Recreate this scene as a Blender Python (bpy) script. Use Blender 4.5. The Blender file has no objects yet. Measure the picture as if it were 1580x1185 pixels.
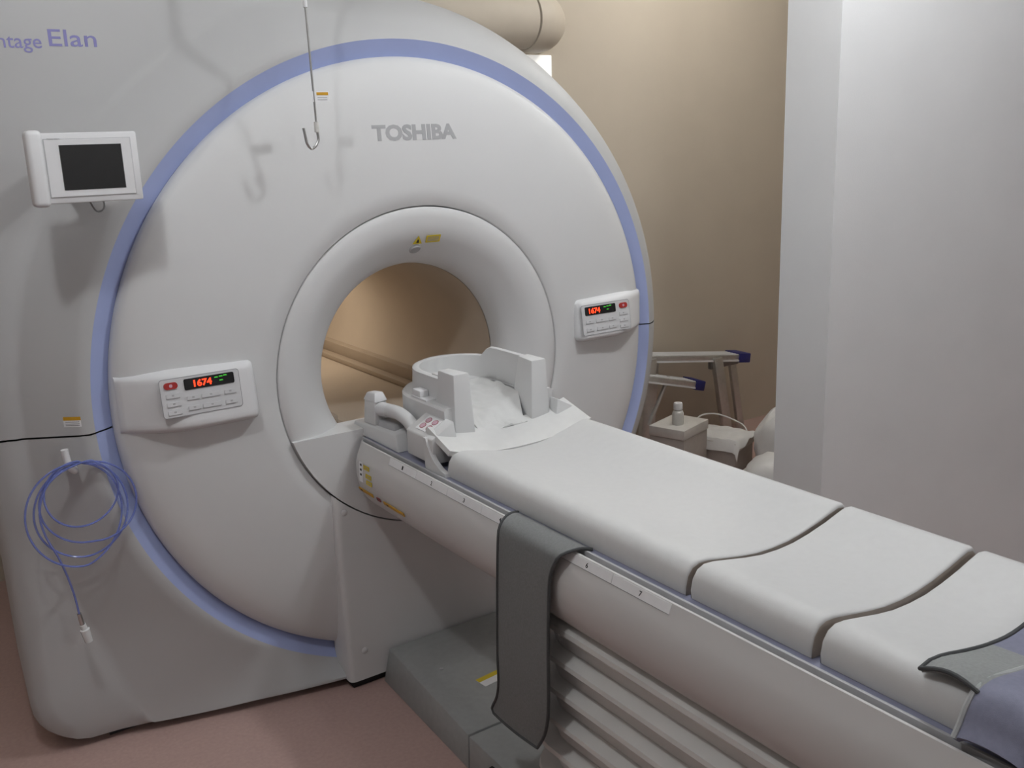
import bpy, bmesh, math, random
from mathutils import Vector, Matrix, noise
random.seed(4)
sc = bpy.context.scene
col = sc.collection
H = 0.93                      # height of the bore axis above the floor; builder coordinates have the bore axis at z = 0
PI = math.pi

# ------------------------------------------------------------------ camera
yaw, pit, rol = .5922, .2438, -.0366
fwd = Vector((math.sin(yaw)*math.cos(pit), math.cos(yaw)*math.cos(pit), -math.sin(pit)))
rgt = Vector((math.cos(yaw), -math.sin(yaw), 0)); upv = rgt.cross(fwd)
c_, s_ = math.cos(rol), math.sin(rol)
R_, U_ = c_*rgt + s_*upv, -s_*rgt + c_*upv
cam = bpy.data.cameras.new('camera'); camo = bpy.data.objects.new('camera', cam); col.objects.link(camo)
mw = Matrix((R_, U_, -fwd)).transposed().to_4x4(); mw.translation = Vector((-1.35, -2.5014, .6293+H))
camo.matrix_world = mw
cam.sensor_width = 36; cam.lens = 1485.61/1580*36; cam.clip_start = .02
sc.camera = camo

# ------------------------------------------------------------------ world, exposure
w = bpy.data.worlds.new('world'); sc.world = w; w.use_nodes = True
w.node_tree.nodes['Background'].inputs[0].default_value = (1, .96, .9, 1)
w.node_tree.nodes['Background'].inputs[1].default_value = .03
vs = sc.view_settings
vs.view_transform = 'Standard'; vs.look = 'None'; vs.gamma = 1; vs.exposure = 0.0; vs.use_curve_mapping = False
# ceiling downlights: x, y, watts, colour; last one is unseen fill, added for ambient
LAMPS = [(.59, -1.20, 39, (.945, .98, 1)), (-1.29, -1.20, 24, (.945, .98, 1)), (2.0, .25, 23, (1, .98, .93)), (-2.2, .6, 3, (1, .85, .65)), (.2, -4.7, 30, (.945, .98, 1))]
CEIL = 1.82

# ------------------------------------------------------------------ materials
def srgb(r, g, b):
    f = lambda c: (c/255/12.92 if c/255 <= .04045 else ((c/255+.055)/1.055)**2.4)
    return (f(r), f(g), f(b), 1)
MATS = {}
def mat(name, c, rough=.45, var=.03, scale=30, bump=0, metal=0, emit=0, trans=0, alpha=1, coat=0, bscale=None):
    m = bpy.data.materials.new(name); m.use_nodes = True
    nt = m.node_tree; b = nt.nodes['Principled BSDF']
    tc = nt.nodes.new('ShaderNodeTexCoord'); n = nt.nodes.new('ShaderNodeTexNoise')
    n.inputs['Scale'].default_value = scale; n.inputs['Detail'].default_value = 4
    nt.links.new(tc.outputs['Object'], n.inputs['Vector'])
    rmp = nt.nodes.new('ShaderNodeValToRGB')
    rmp.color_ramp.elements[0].position = .3; rmp.color_ramp.elements[1].position = .7
    rmp.color_ramp.elements[0].color = tuple(min(1, v*(1-var)) for v in c[:3])+(1,)
    rmp.color_ramp.elements[1].color = tuple(min(1, v*(1+var)) for v in c[:3])+(1,)
    nt.links.new(n.outputs['Fac'], rmp.inputs['Fac']); nt.links.new(rmp.outputs['Color'], b.inputs['Base Color'])
    b.inputs['Roughness'].default_value = rough; b.inputs['Metallic'].default_value = metal
    if coat: b.inputs['Coat Weight'].default_value = coat
    if trans: b.inputs['Transmission Weight'].default_value = trans
    if alpha < 1: b.inputs['Alpha'].default_value = alpha
    if emit:
        nt.links.new(rmp.outputs['Color'], b.inputs['Emission Color']); b.inputs['Emission Strength'].default_value = emit
    if bump:
        bn = nt.nodes.new('ShaderNodeTexNoise'); bn.inputs['Scale'].default_value = bscale or scale*8
        nt.links.new(tc.outputs['Object'], bn.inputs['Vector'])
        bp = nt.nodes.new('ShaderNodeBump'); bp.inputs['Strength'].default_value = bump; bp.inputs['Distance'].default_value = .002
        nt.links.new(bn.outputs['Fac'], bp.inputs['Height']); nt.links.new(bp.outputs['Normal'], b.inputs['Normal'])
    MATS[name] = m
    return m
mat('white_plastic', (.66, .66, .66), .6, .01, 6)
mat('panel_white', (.72, .72, .73), .55, .01, 20)
mat('shell_white', (.465, .465, .465), .6, .01, 6)
mat('blue_band', (.36, .42, .68), .5, .02, 10)
mat('blue_grey', (.26, .27, .37), .35, .03, 40)
mat('liner', (.50, .425, .345), .55, .03, 8)
mat('liner_rail', (.40, .33, .26), .55, .03, 8)
mat('vinyl_pad', (.61, .61, .605), .55, .015, 60, .06)
mat('pad_foam', (.50, .45, .40), .8, .05, 60)
mat('neck_cloth', (.66, .66, .65), .6, .02, 40, .1)
mat('cover_white', (.62, .61, .60), .55, .01, 8)
mat('skirt', (.64, .63, .61), .42, .02, 12)
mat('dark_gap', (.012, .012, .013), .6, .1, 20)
mat('plate_grey', (.33, .34, .335), .45, .05, 50, .1)
mat('plate_grey_side', (.10, .105, .103), .5, .05, 50, .1)
mat('strap_grey', (.19, .195, .195), .85, .10, 220, .35)
mat('strap_edge', (.06, .063, .065), .8, .08, 150)
mat('wrap_grey', (.26, .27, .265), .8, .08, 200, .25)
mat('wrap_blue', (.19, .195, .27), .7, .06, 120, .15)
mat('wrap_piping', (.38, .39, .39), .55, .05, 100)
mat('metal', (.55, .55, .54), .28, .05, 60, metal=1)
mat('aluminium', (.62, .62, .61), .38, .06, 40, metal=.9)
mat('steel_dark', (.25, .25, .25), .35, .05, 60, metal=.8)
mat('cap_blue', (.02, .022, .15), .45, .08, 40)
mat('screen', (.012, .012, .012), .22, .1, 10)
mat('display_black', (.006, .006, .007), .25, .1, 10)
mat('led_red', (1, .05, .012), .4, .02, 10, emit=1.6)
mat('led_green', (.06, .55, .04), .4, .02, 10, emit=.35)
mat('button_red', (.40, .025, .022), .4, .05, 30)
mat('button_white', (.62, .62, .63), .45, .02, 30)
mat('ink_grey', (.30, .30, .31), .5, .03, 30)
mat('ink_light', (.42, .42, .43), .5, .03, 30)
mat('ink_violet', (.24, .23, .48), .5, .03, 30)
mat('ink_black', (.02, .02, .02), .5, .03, 30)
mat('toshiba_grey', (.40, .40, .41), .45, .03, 30)
mat('sticker_yellow', (.62, .47, .02), .45, .04, 60)
mat('sticker_orange', (.60, .32, .015), .45, .04, 60)
mat('sticker_white', (.82, .82, .83), .45, .02, 60)
mat('sticker_pink', (.62, .40, .48), .45, .06, 120)
mat('sticker_red', (.32, .06, .06), .5, .05, 60)
mat('tube_blue', (.19, .25, .66), .12, .04, 40, coat=.6, alpha=.62)
mat('clear_plastic', (.72, .74, .74), .15, .04, 40, coat=.5)
mat('wall_white', (.72, .72, .72), .65, .02, 5, .12, bscale=260)
mat('wall_beige', (.50, .44, .36), .7, .02, 6, .10, bscale=220)
mat('ceiling_white', (.82, .82, .82), .8, .02, 8)
mat('floor_vinyl', (.47, .325, .29), .45, .06, 90, .05)
mat('duct_beige', (.52, .46, .38), .6, .03, 10)
mat('patch_glow', (.85, .85, .83), .5, .01, 10, emit=.55)  # emission stands in for strong light on the wall patch
mat('cardboard_white', (.62, .60, .57), .65, .04, 25)
mat('cardboard_side', (.44, .40, .37), .7, .05, 25)
mat('bag_white', (.74, .74, .74), .38, .03, 20, .3, bscale=60)
mat('lamp_glow', (1, .96, .9), .5, .01, 5, emit=4)
mat('rubber_black', (.015, .015, .016), .6, .1, 60)
mat('frosted', (.66, .65, .62), .35, .03, 30)

# ------------------------------------------------------------------ builders
S = Vector((0, 0, H))
def world_of(p):
    o = Vector((0, 0, 0))
    while p is not None: o += p.location; p = p.parent
    return o
def obj(name, verts, faces, m, parent=None, smooth=True, angle=40, **props):
    me = bpy.data.meshes.new(name)
    base = world_of(parent) - S
    me.from_pydata([tuple(Vector(v) - base) for v in verts], [], [tuple(f) for f in faces])
    me.validate(); me.materials.append(MATS[m])
    o = bpy.data.objects.new(name, me); col.objects.link(o)
    bm = bmesh.new(); bm.from_mesh(me); bmesh.ops.recalc_face_normals(bm, faces=bm.faces); bm.to_mesh(me); bm.free()
    if smooth:
        me.polygons.foreach_set('use_smooth', [True]*len(me.polygons)); me.set_sharp_from_angle(angle=math.radians(angle))
    if parent: o.parent = parent
    for k, v in props.items(): o[k] = v
    return o
def solo(name, vf, m, label, cat, group=None, **kw):        # a thing made of one mesh, origin at its base
    v, f = vf
    o = obj(name, v, f, m, None, **kw); recenter(o)
    o['label'] = label; o['category'] = cat
    if group: o['group'] = group
    return o
def recenter(o):
    me = o.data; n = len(me.vertices)
    c = Vector((sum(v.co.x for v in me.vertices)/n, sum(v.co.y for v in me.vertices)/n, min(v.co.z for v in me.vertices)))
    for v in me.vertices: v.co -= c
    o.location = c
def thing(name, label, cat, loc, group=None):
    o = bpy.data.objects.new(name, None); col.objects.link(o); o.location = Vector(loc) + S
    o.empty_display_size = .1
    o['label'] = label; o['category'] = cat
    if group: o['group'] = group
    return o
def struct(name, vf, m, **kw):
    o = obj(name, vf[0], vf[1], m, None, **kw); o['kind'] = 'structure'; return o
def from_bm(bm):
    bm.verts.index_update()
    r = ([v.co.copy() for v in bm.verts], [[v.index for v in f.verts] for f in bm.faces]); bm.free(); return r
def box(x0, x1, y0, y1, z0, z1, bev=0, seg=2):
    bm = bmesh.new(); bmesh.ops.create_cube(bm, size=1)
    for v in bm.verts: v.co = Vector(((x0+x1)/2 + v.co.x*(x1-x0), (y0+y1)/2 + v.co.y*(y1-y0), (z0+z1)/2 + v.co.z*(z1-z0)))
    if bev: bmesh.ops.bevel(bm, geom=list(bm.edges), offset=bev, segments=seg, profile=.5, affect='EDGES')
    return from_bm(bm)
def hexa(p, bev=0, seg=2):          # 8 corners: bottom 4 (loop), top 4 (loop)
    bm = bmesh.new(); v = [bm.verts.new(q) for q in p]
    for f in ((0, 1, 2, 3), (4, 5, 6, 7), (0, 1, 5, 4), (1, 2, 6, 5), (2, 3, 7, 6), (3, 0, 4, 7)): bm.faces.new([v[i] for i in f])
    bmesh.ops.recalc_face_normals(bm, faces=bm.faces)
    if bev: bmesh.ops.bevel(bm, geom=list(bm.edges), offset=bev, segments=seg, profile=.5, affect='EDGES')
    return from_bm(bm)
def join(*vfs):
    V, F = [], []
    for v, f in vfs:
        n = len(V); V += list(v); F += [[i+n for i in q] for q in f]
    return V, F
def xf(vf, M): return [M @ Vector(v) for v in vf[0]], vf[1]
def lathe(prof, a0=0, a1=2*PI, n=128, close=False):   # around the bore axis (Y): prof [(r, y)]
    full = abs(a1-a0-2*PI) < 1e-6; V, F = [], []; k = len(prof); m = n if full else n+1
    for i in range(m):
        a = a0 + (a1-a0)*i/n
        for r, y in prof: V.append((r*math.cos(a), y, r*math.sin(a)))
    for i in range(n):
        j = (i+1) % m
        for q in range(k if close else k-1):
            F.append((i*k+q, i*k+(q+1) % k, j*k+(q+1) % k, j*k+q))
    return V, F
def cyl(p0, p1, r0, r1=None, n=20, cap=True): return tube([p0, p1], [r0, r1 if r1 is not None else r0], n, cap)
def tube(path, r, n=10, cap=True, closed=False):
    P = [Vector(p) for p in path]; k = len(P); V, F = [], []
    rr = r if isinstance(r, (list, tuple)) else [r]*k
    prev = None
    for i in range(k):
        t = (P[(i+1) % k]-P[i-1]) if closed else (P[min(i+1, k-1)]-P[max(i-1, 0)])
        t.normalize()
        a = prev if prev is not None else (Vector((0, 0, 1)) if abs(t.z) < .9 else Vector((1, 0, 0)))
        a = (a - t*a.dot(t)).normalized(); prev = a; b = t.cross(a)
        for j in range(n):
            q = 2*PI*j/n; V.append(P[i] + (a*math.cos(q)+b*math.sin(q))*rr[i])
    for i in range(k if closed else k-1):
        i2 = (i+1) % k
        for j in range(n): F.append((i*n+j, i*n+(j+1) % n, i2*n+(j+1) % n, i2*n+j))
    if cap and not closed: F += [list(range(n))[::-1], [(k-1)*n+j for j in range(n)]]
    return V, F
def spline(pts, m=8):                 # Catmull-Rom through the points
    P = [Vector(p) for p in pts]; out = []
    for i in range(len(P)-1):
        a, b, c, d = P[max(i-1, 0)], P[i], P[i+1], P[min(i+2, len(P)-1)]
        for j in range(m):
            t = j/m; out.append(.5*((2*b) + (c-a)*t + (2*a-5*b+4*c-d)*t*t + (3*b-a-3*c+d)*t**3))
    out.append(P[-1]); return out
def grid_slab(top, thick):            # rows of points -> sheet with thickness along the averaged normal
    n, k = len(top), len(top[0]); T = [[Vector(p) for p in r] for r in top]; V, B = [], []
    for i in range(n):
        for j in range(k):
            du = T[min(i+1, n-1)][j]-T[max(i-1, 0)][j]; dv = T[i][min(j+1, k-1)]-T[i][max(j-1, 0)]
            nn = du.cross(dv); nn = nn.normalized() if nn.length else Vector((0, 0, 1))
            V.append(T[i][j]); B.append(T[i][j]-nn*thick)
    N = n*k; F = []
    for i in range(n-1):
        for j in range(k-1):
            a, b, c, d = i*k+j, i*k+j+1, (i+1)*k+j+1, (i+1)*k+j
            F += [(a, b, c, d), (d+N, c+N, b+N, a+N)]
    for i in range(n-1):
        for j in (0, k-1): F.append((i*k+j, (i+1)*k+j, (i+1)*k+j+N, i*k+j+N))
    for j in range(k-1):
        for i in (0, n-1): F.append((i*k+j, i*k+j+1, i*k+j+1+N, i*k+j+N))
    return V+B, F
def sweep(prof, ys, scale=None, cap=True):   # cross-section [(x, z)] along Y; scale(y)->(sx, dz)
    V, F = [], []; k = len(prof)
    for y in ys:
        for x, z in prof:
            sx, cz, sz = scale(y) if scale else (1, 0, 1)
            V.append((x*sx, y, cz+(z-cz)*sz))
    for i in range(len(ys)-1):
        for q in range(k): F.append((i*k+q, i*k+(q+1) % k, (i+1)*k+(q+1) % k, (i+1)*k+q))
    if cap: F += [list(range(k)), [(len(ys)-1)*k+q for q in range(k)][::-1]]
    return V, F
def prism(poly, y0, y1):              # polygon in (x, z) extruded along Y
    k = len(poly)
    V = [(x, y0, z) for x, z in poly]+[(x, y1, z) for x, z in poly]
    return V, [list(range(k)), list(range(k, 2*k))[::-1]]+[(i, (i+1) % k, k+(i+1) % k, k+i) for i in range(k)]
def text_vf(s, width, height, M, depth=.002, bold=0.0):     # lettering scaled to width x height, local plane XY, extruded in Z
    cu = bpy.data.curves.new('lettering', 'FONT'); cu.body = s; cu.extrude = .05; cu.offset = bold; cu.resolution_u = 3
    o = bpy.data.objects.new('lettering', cu); col.objects.link(o)
    dg = bpy.context.evaluated_depsgraph_get(); me = o.evaluated_get(dg).to_mesh()
    V = [v.co.copy() for v in me.vertices]; F = [list(p.vertices) for p in me.polygons]
    o.evaluated_get(dg).to_mesh_clear(); bpy.data.objects.remove(o); bpy.data.curves.remove(cu)
    x0, x1 = min(v.x for v in V), max(v.x for v in V); y0, y1 = min(v.y for v in V), max(v.y for v in V)
    V = [M @ Vector(((v.x-x0)/(x1-x0)*width, (v.y-y0)/(y1-y0)*height, v.z/.05*depth/2)) for v in V]
    return V, F
def frame(o, ex, ey, ez):             # matrix from origin and axes
    M = Matrix((Vector(ex).normalized(), Vector(ey).normalized(), Vector(ez).normalized())).transposed().to_4x4(); M.translation = Vector(o); return M
FRONT = ((1, 0, 0), (0, 0, 1), (0, -1, 0))            # lettering that faces the room (-Y)
def rrect(w, h, r, n=5, cx=0, cy=0):
    out = []
    for sx, sy, a0 in ((1, 1, 0), (-1, 1, PI/2), (-1, -1, PI), (1, -1, 1.5*PI)):
        for i in range(n+1):
            a = a0+PI/2*i/n; out.append((cx+sx*(w/2-r)+r*math.cos(a), cy+sy*(h/2-r)+r*math.sin(a)))
    return out
def plate(poly, M, d):                # flat polygon in local XY, thickness d up along local Z
    k = len(poly); V = [M @ Vector((x, y, 0)) for x, y in poly]+[M @ Vector((x, y, d)) for x, y in poly]
    return V, [list(range(k))[::-1], list(range(k, 2*k))]+[(i, (i+1) % k, k+(i+1) % k, k+i) for i in range(k)]

# ------------------------------------------------------------------ room
F0 = -H
struct('floor', box(-4.6, 4.6, -6.2, 1.6, F0-.1, F0), 'floor_vinyl', smooth=False)
struct('ceiling', box(-4.6, 4.6, -6.2, 1.6, CEIL, CEIL+.1), 'ceiling_white', smooth=False)
struct('wall_back', box(-4.6, 3.6, 1.45, 1.6, F0, CEIL), 'wall_beige', smooth=False)
struct('wall_alcove', box(3.45, 3.6, -.75, 1.10, F0, CEIL), 'wall_beige', smooth=False)
struct('wall_jog', box(1.19, 3.6, 1.10, 1.45, F0, CEIL), 'wall_beige', smooth=False)
def prism_z(poly, z0, z1):
    k = len(poly); V = [(x, y, z0) for x, y in poly]+[(x, y, z1) for x, y in poly]
    return V, [list(range(k))[::-1], list(range(k, 2*k))]+[(i, (i+1) % k, k+(i+1) % k, k+i) for i in range(k)]
struct('wall_partition', prism_z([(1.0, -.70), (4.45, -1.56), (4.45, -1.33), (1.2, -.50), (1.02, -.495)], F0, CEIL), 'wall_white', smooth=False)
struct('wall_right', box(4.45, 4.6, -6.2, -1.2, F0, CEIL), 'wall_white', smooth=False)
struct('wall_left', box(-4.6, -4.45, -6.05, 1.45, F0, CEIL), 'wall_white', smooth=False)
struct('wall_front', box(-4.45, 4.45, -6.2, -6.05, F0, CEIL), 'wall_white', smooth=False)
for i, (x, y, pw, c) in enumerate(LAMPS):
    names = ['over the patient table', 'over the open floor left of the table', 'over the alcove behind the scanner', 'behind the scanner over the left gap', 'added as unseen fill at the far end of the room past the table foot']
    t = thing('ceiling_light', 'round opal ceiling light ' + names[i], 'light', (x, y, CEIL-.05), 'ceiling lights')
    V, F = lathe([(.12, 0), (.12, .02), (.0005, .02)], n=40)
    obj('base_ring', [(x+a, y+c2, CEIL-.02+b) for a, b, c2 in V], F, 'panel_white', t)
    V, F = lathe([(.0005, -.045), (.05, -.042), (.09, -.028), (.11, -.002)], n=40)
    obj('opal_dome', [(x+a, y+c2, CEIL-.018+b) for a, b, c2 in V], F, 'lamp_glow', t)
    l = bpy.data.lights.new('ceiling_lamp', 'POINT'); l.shadow_soft_size = .055; l.energy = pw; l.color = c
    lo = bpy.data.objects.new('ceiling_lamp', l); col.objects.link(lo); lo.parent = t; lo.location = (0, 0, -.075)

# ------------------------------------------------------------------ MRI scanner
G = thing('mri_scanner', 'large white MRI scanner with a blue ring around its round bore', 'scanner', (0, .6, F0))
# -- shell: polar rings blended between the round right side and the squared left side
CREASE = [(-.10, 1.08, .092), (-.481, .964, .092), (-.638, .867, .092), (-.81, .715, .092), (-1.0, .41, .092), (-1.055, .22, .092), (-1.078, -.02, .092),
          (-1.075, -.14, .092), (-1.043, -.40, .09), (-.965, -.64, .085), (-.88, -.893, .062), (-.595, -.895, -.01), (-.33, -.895, -.065), (-.1, -.895, -.07), (.3, -.895, -.03)]
CR = [(math.atan2(z, x) % (2*PI), math.hypot(x, z), y) for x, z, y in CREASE]
def crease(a):
    a %= 2*PI
    if a <= CR[0][0]: return CR[0][1:]
    for (a0, r0, y0), (a1, r1, y1) in zip(CR, CR[1:]):
        if a <= a1:
            t = (a-a0)/(a1-a0); x = (1-t)*r0*math.cos(a0)+t*r1*math.cos(a1); z = (1-t)*r0*math.sin(a0)+t*r1*math.sin(a1)
            straight = a0 > 3.8
            r = (math.hypot(x, z) if straight else (1-t)*r0+t*r1); return r, (1-t)*y0+t*y1
    return CR[-1][1:]
def outer(a):                         # rounded rectangle of the left body
    L, T, B, rad = 1.158, 1.18, .918, .13
    dx, dz = math.cos(a), math.sin(a); hz = T if dz > 0 else B
    sx = L/abs(dx) if abs(dx) > 1e-6 else 1e9; sz = hz/abs(dz) if abs(dz) > 1e-6 else 1e9
    r = min(sx, sz); px, pz = abs(r*dx), abs(r*dz)
    if px > L-rad and pz > hz-rad:
        cx, cz = L-rad, hz-rad; b = abs(dx)*cx+abs(dz)*cz; r = b+math.sqrt(max(0, b*b-(cx*cx+cz*cz-rad*rad)))
    return r
RIGHT = [(.925, 0), (.94, .006), (.96, .018), (.985, .04), (1.003, .06), (1.037, .12), (1.06, .165), (1.075, .2), (1.095, .3), (1.10, .5), (1.08, 1.28)]
def left_prof(a):
    rC, yC = crease(a); rO = max(outer(a), rC+.025); yO = yC+.012
    e = min(.06, (rO-rC)*.6)
    yb = max(.5, yO+.2)
    y2 = .006 if yC > .02 else yC*.5; k = min(.014, .3*(rO-rC), .3*(rC-.93))
    r1, r2 = min(.94, .925+.25*(rC-.925)), min(.962, .925+.55*(rC-.925))
    return [(.925, 0), (r1, -.004), (r2, y2), (rC-k*.9, yC-(yC-y2)*k*.9/max(.02, rC-r2)), (rC, yC), (rC+k, yC+.001), (rO-e, yO),
            (rO-e*.3, yO+.25*e), (rO, yO+e), (rO*.985, yb), (rO*.87, 1.28)]
def smooth01(t): t = max(0, min(1, t)); return t*t*(3-2*t)
def shell_prof(a):
    d = math.degrees(a) % 360
    w = 1.0
    if 96 <= d <= 285: w = 1-smooth01((d-96)/18) if d < 180 else smooth01((d-262)/20)
    if w <= 0: return left_prof(a)
    if w >= 1: return RIGHT
    return [((1-w)*p[0]+w*q[0], (1-w)*p[1]+w*q[1]) for p, q in zip(left_prof(a), RIGHT)]
def shell(d0, d1, n):
    V, F = [], []; k = 13
    for i in range(n+1):
        a = math.radians(d0+(d1-d0)*i/n); ps = [(.925, .06)]+shell_prof(a)+[(.31, 1.30)]
        for r, y in ps: V.append((r*math.cos(a), y, max(r*math.sin(a), -.906)))
    for i in range(n):
        for q in range(k-1): F.append((i*k+q, i*k+q+1, (i+1)*k+q+1, (i+1)*k+q))
    return V, F
obj('upper_shell', *shell(0, 181.95, 150), 'shell_white', G, angle=50)
obj('lower_shell', *shell(182.2, 359.75, 150), 'shell_white', G, angle=50)
band = [(.868, .055), (.872, .03), (.90, .012), (.925, 0), (.925, .02)]
obj('upper_blue_band', *lathe(band, 0, math.radians(181.9), 140), 'blue_band', G)
obj('lower_blue_band', *lathe(band, math.radians(182.15), math.radians(359.75), 140), 'blue_band', G)
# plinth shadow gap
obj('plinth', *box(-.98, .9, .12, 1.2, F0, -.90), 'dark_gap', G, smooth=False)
# front disc
disc = [(.469, .0), (.469, -.056), (.472, -.0595), (.52, -.060), (.60, -.057), (.70, -.049), (.78, -.038), (.83, -.027), (.86, -.014), (.874, -.002), (.879, .012), (.879, .04), (.862, .055)]
obj('front_panel', *lathe(disc, n=192), 'white_plastic', G, angle=60)
funnel = [(.466, 0), (.466, -.056), (.463, -.0595), (.44, -.061), (.415, -.0595), (.392, -.052), (.372, -.040), (.348, -.020), (.325, -.002), (.309, .018), (.300, .04), (.297, .062)]
obj('bore_funnel', *lathe(funnel, n=160), 'white_plastic', G, angle=60)
obj('bore_liner', *lathe([(.2965, .064), (.2965, .3), (.2965, .8), (.2965, 1.2), (.2965, 1.44)], n=120), 'liner', G)
# bridge and rails at the bottom of the bore
br = obj('bore_bridge', *box(-.215, .215, .10, 1.29, -.215, -.20), 'liner', G, smooth=False)
for x0, x1, z0, z1 in ((.228, .264, -.20, -.140), (.190, .228, -.20, -.180), (-.264, -.228, -.20, -.140), (-.228, -.190, -.20, -.180)):
    obj('guide_rail', *box(x0, x1, .11, 1.29, z0, z1, .004), 'liner_rail' if abs(z1) > .15 else 'liner_rail', G)
bl = obj('bore_light', *box(-.05, .05, .98, 1.22, .282, .290, .002), 'lamp_glow', G)
l = bpy.data.lights.new('bore_lamp', 'AREA'); l.shape = 'RECTANGLE'; l.size = .09; l.size_y = .28; l.energy = 1.35; l.color = (1, .86, .68)
lo = bpy.data.objects.new('bore_lamp', l); col.objects.link(lo); lo.parent = bl; lo.location = Vector((0, 1.10, .279)) + S - world_of(bl)
# gusset filling the lower bore funnel and the docking pedestal
gz = -.142; R = .4655; a0 = math.asin(gz/R)
poly = [(R*math.cos(PI-a0+(a0*2+PI)*i/40*1.0), R*math.sin(PI-a0+(a0*2+PI)*i/40)) for i in range(41)]
gus = obj('funnel_sill', *prism(poly, -.072, .03), 'white_plastic', G, angle=30)
obj('screw_recess', *cyl((-.355, -.0, gz-.002), (-.355, .0, gz+.0015), .009, n=20), 'ink_grey', gus)
Rp = .4695; xs = .343
arc = [(xs-2*xs*i/30, -math.sqrt(Rp*Rp-(xs-2*xs*i/30)**2)) for i in range(31)]
V, F = prism([(-xs, -.905), (xs, -.905)]+arc, -.0725, .01)
V2 = [(x, y-.022*smooth01((-z-.45)/.45) if y < 0 else y, z) for x, y, z in V]
bm = bmesh.new(); vv = [bm.verts.new(v) for v in V2]
for f in F: bm.faces.new([vv[i] for i in f])
ed = [e for e in bm.edges if (abs(e.verts[0].co.x) > .342 and abs(e.verts[1].co.x) > .342 and e.verts[0].co.y < 0 and e.verts[1].co.y < 0 and abs(e.verts[0].co.z-e.verts[1].co.z) > .1)]
bmesh.ops.bevel(bm, geom=ed, offset=.016, segments=4, profile=.5, affect='EDGES')
ped = obj('docking_pedestal', *from_bm(bm), 'white_plastic', G, angle=35)
for x, z, y in ((-.312, -.378, -.0735), (-.29, -.815, -.090)):
    obj('screw_cap', *lathe([(.0005, y-.003), (.007, y-.003), (.010, y-.001), (.0105, y+.002)], n=24), 'panel_white', ped)
    o = ped.children[-1]; o.location = o.location + Vector((x, 0, z))
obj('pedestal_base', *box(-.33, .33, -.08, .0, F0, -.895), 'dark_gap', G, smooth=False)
# lettering on the scanner, pressed onto the covers
from mathutils.bvhtree import BVHTree
def surf_of(name):
    o = [c for c in G.children if c.name.split('.')[0] == name][0]; b = world_of(o) - S
    return BVHTree.FromPolygons([v.co+b for v in o.data.vertices], [list(p.vertices) for p in o.data.polygons])
SURF = {n: surf_of(n) for n in ('upper_shell', 'front_panel', 'bore_funnel')}
def drape(vf, where, thick=.0008):
    V, F = vf; y0 = min(v[1] for v in V); y1 = max(v[1] for v in V); out = []
    for x, y, z in V:
        h = SURF[where].ray_cast(Vector((x, -1, z)), Vector((0, 1, 0)))[0]
        base = h.y if h else y
        out.append((x, base-thick if y < (y0+y1)/2 else base+.001, z))
    return out, F
def gtext(name, s, x, z, wd, ht, y, m, bold=0.0):
    return obj(name, *drape(text_vf(s, wd, ht, frame((x, y, z), *FRONT), .004, bold), 'upper_shell' if y > 0 else 'front_panel'), m, G, smooth=False)
gtext('brand_lettering', 'TOSHIBA', -.130, .650, .267, .044, -.0545, 'toshiba_grey', .042)
gtext('model_lettering', 'Elan', -.886, .8935, .107, .0385, .0765, 'ink_violet', .006)
gtext('series_lettering', 'Vantage', -1.046, .878, .144, .042, .0765, 'ink_violet', .004)
# laser window and warning stickers in the funnel
V, F = lathe([(.0005, -.004), (.016, -.003), (.019, .0), (.0195, .006)], n=28)
def on_funnel(x, r): # y of the funnel surface at radius r
    for (r0, y0), (r1, y1) in zip(funnel[2:], funnel[3:]):
        if r1 <= r <= r0: return y0+(y1-y0)*(r0-r)/(r0-r1)
    return 0
nz = Vector((0, -.62, -.78)).normalized(); ex = Vector((1, 0, 0)); ey = nz.cross(ex)
Ml = frame((-.002, on_funnel(0, .343)-.001, .343), ex, ey, nz)
obj('laser_window', [Ml @ Vector((x, z, -y)) for x, y, z in V], F, 'ink_light', G)
n2 = Vector((0, -.86, -.5)).normalized(); ey2 = n2.cross(ex)
def sticker(parent, name, poly, M, m, d=.0008): return obj(name, *plate(poly, M, d), m, parent, smooth=False)
Ms = frame((-.003, on_funnel(0, .372)-.0015, .372), ex, ey2, n2)
s1 = sticker(G, 'laser_warning_triangle', [(-.015, -.013), (.015, -.013), (0, .014)], Ms, 'sticker_yellow', .0012)
sticker(s1, 'warning_symbol', [(-.004, -.009), (.004, -.009), (.002, .002), (-.002, .002)], Ms @ Matrix.Translation((0, 0, .0012)), 'ink_black', .0006)
Ms = frame((.045, on_funnel(0, .3745)-.0035, .3725), ex, ey2, n2)
s1 = sticker(G, 'laser_warning_label', rrect(.047, .024, .001), Ms, 'sticker_yellow', .0012)
for q in (-.006, -.002, .002, .006):
    sticker(s1, 'printed_line', [(-.019, q-.0007), (.019, q-.0007), (.019, q+.0007), (-.019, q+.0007)], Ms @ Matrix.Translation((0, 0, .0012)), 'ink_grey', .0005)
def caution_label(x, z, wd=.036):
    def flat(name, w_, h_, cy, th, m, par):
        n = 6; V, F = [], []
        for i in range(n+1):
            for q in (0, 1):
                for d in (0, .002): V.append((x-w_/2+w_*i/n, d, z+cy-h_/2+h_*q))
        for i in range(n): F += [(i*4, i*4+2, i*4+6, i*4+4), (i*4+1, i*4+5, i*4+7, i*4+3), (i*4, i*4+4, i*4+5, i*4+1), (i*4+2, i*4+3, i*4+7, i*4+6)]
        return obj(name, *drape((V, F), 'upper_shell', th), m, par, smooth=False)
    s = flat('caution_label', wd, .026, -.004, .0006, 'sticker_white', G)
    flat('caution_header', wd, .009, .0045, .0010, 'sticker_orange', s)
    for q in (-.004, -.009, -.013): flat('printed_line', wd*.8, .0016, q, .0010, 'ink_grey', s)
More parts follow.
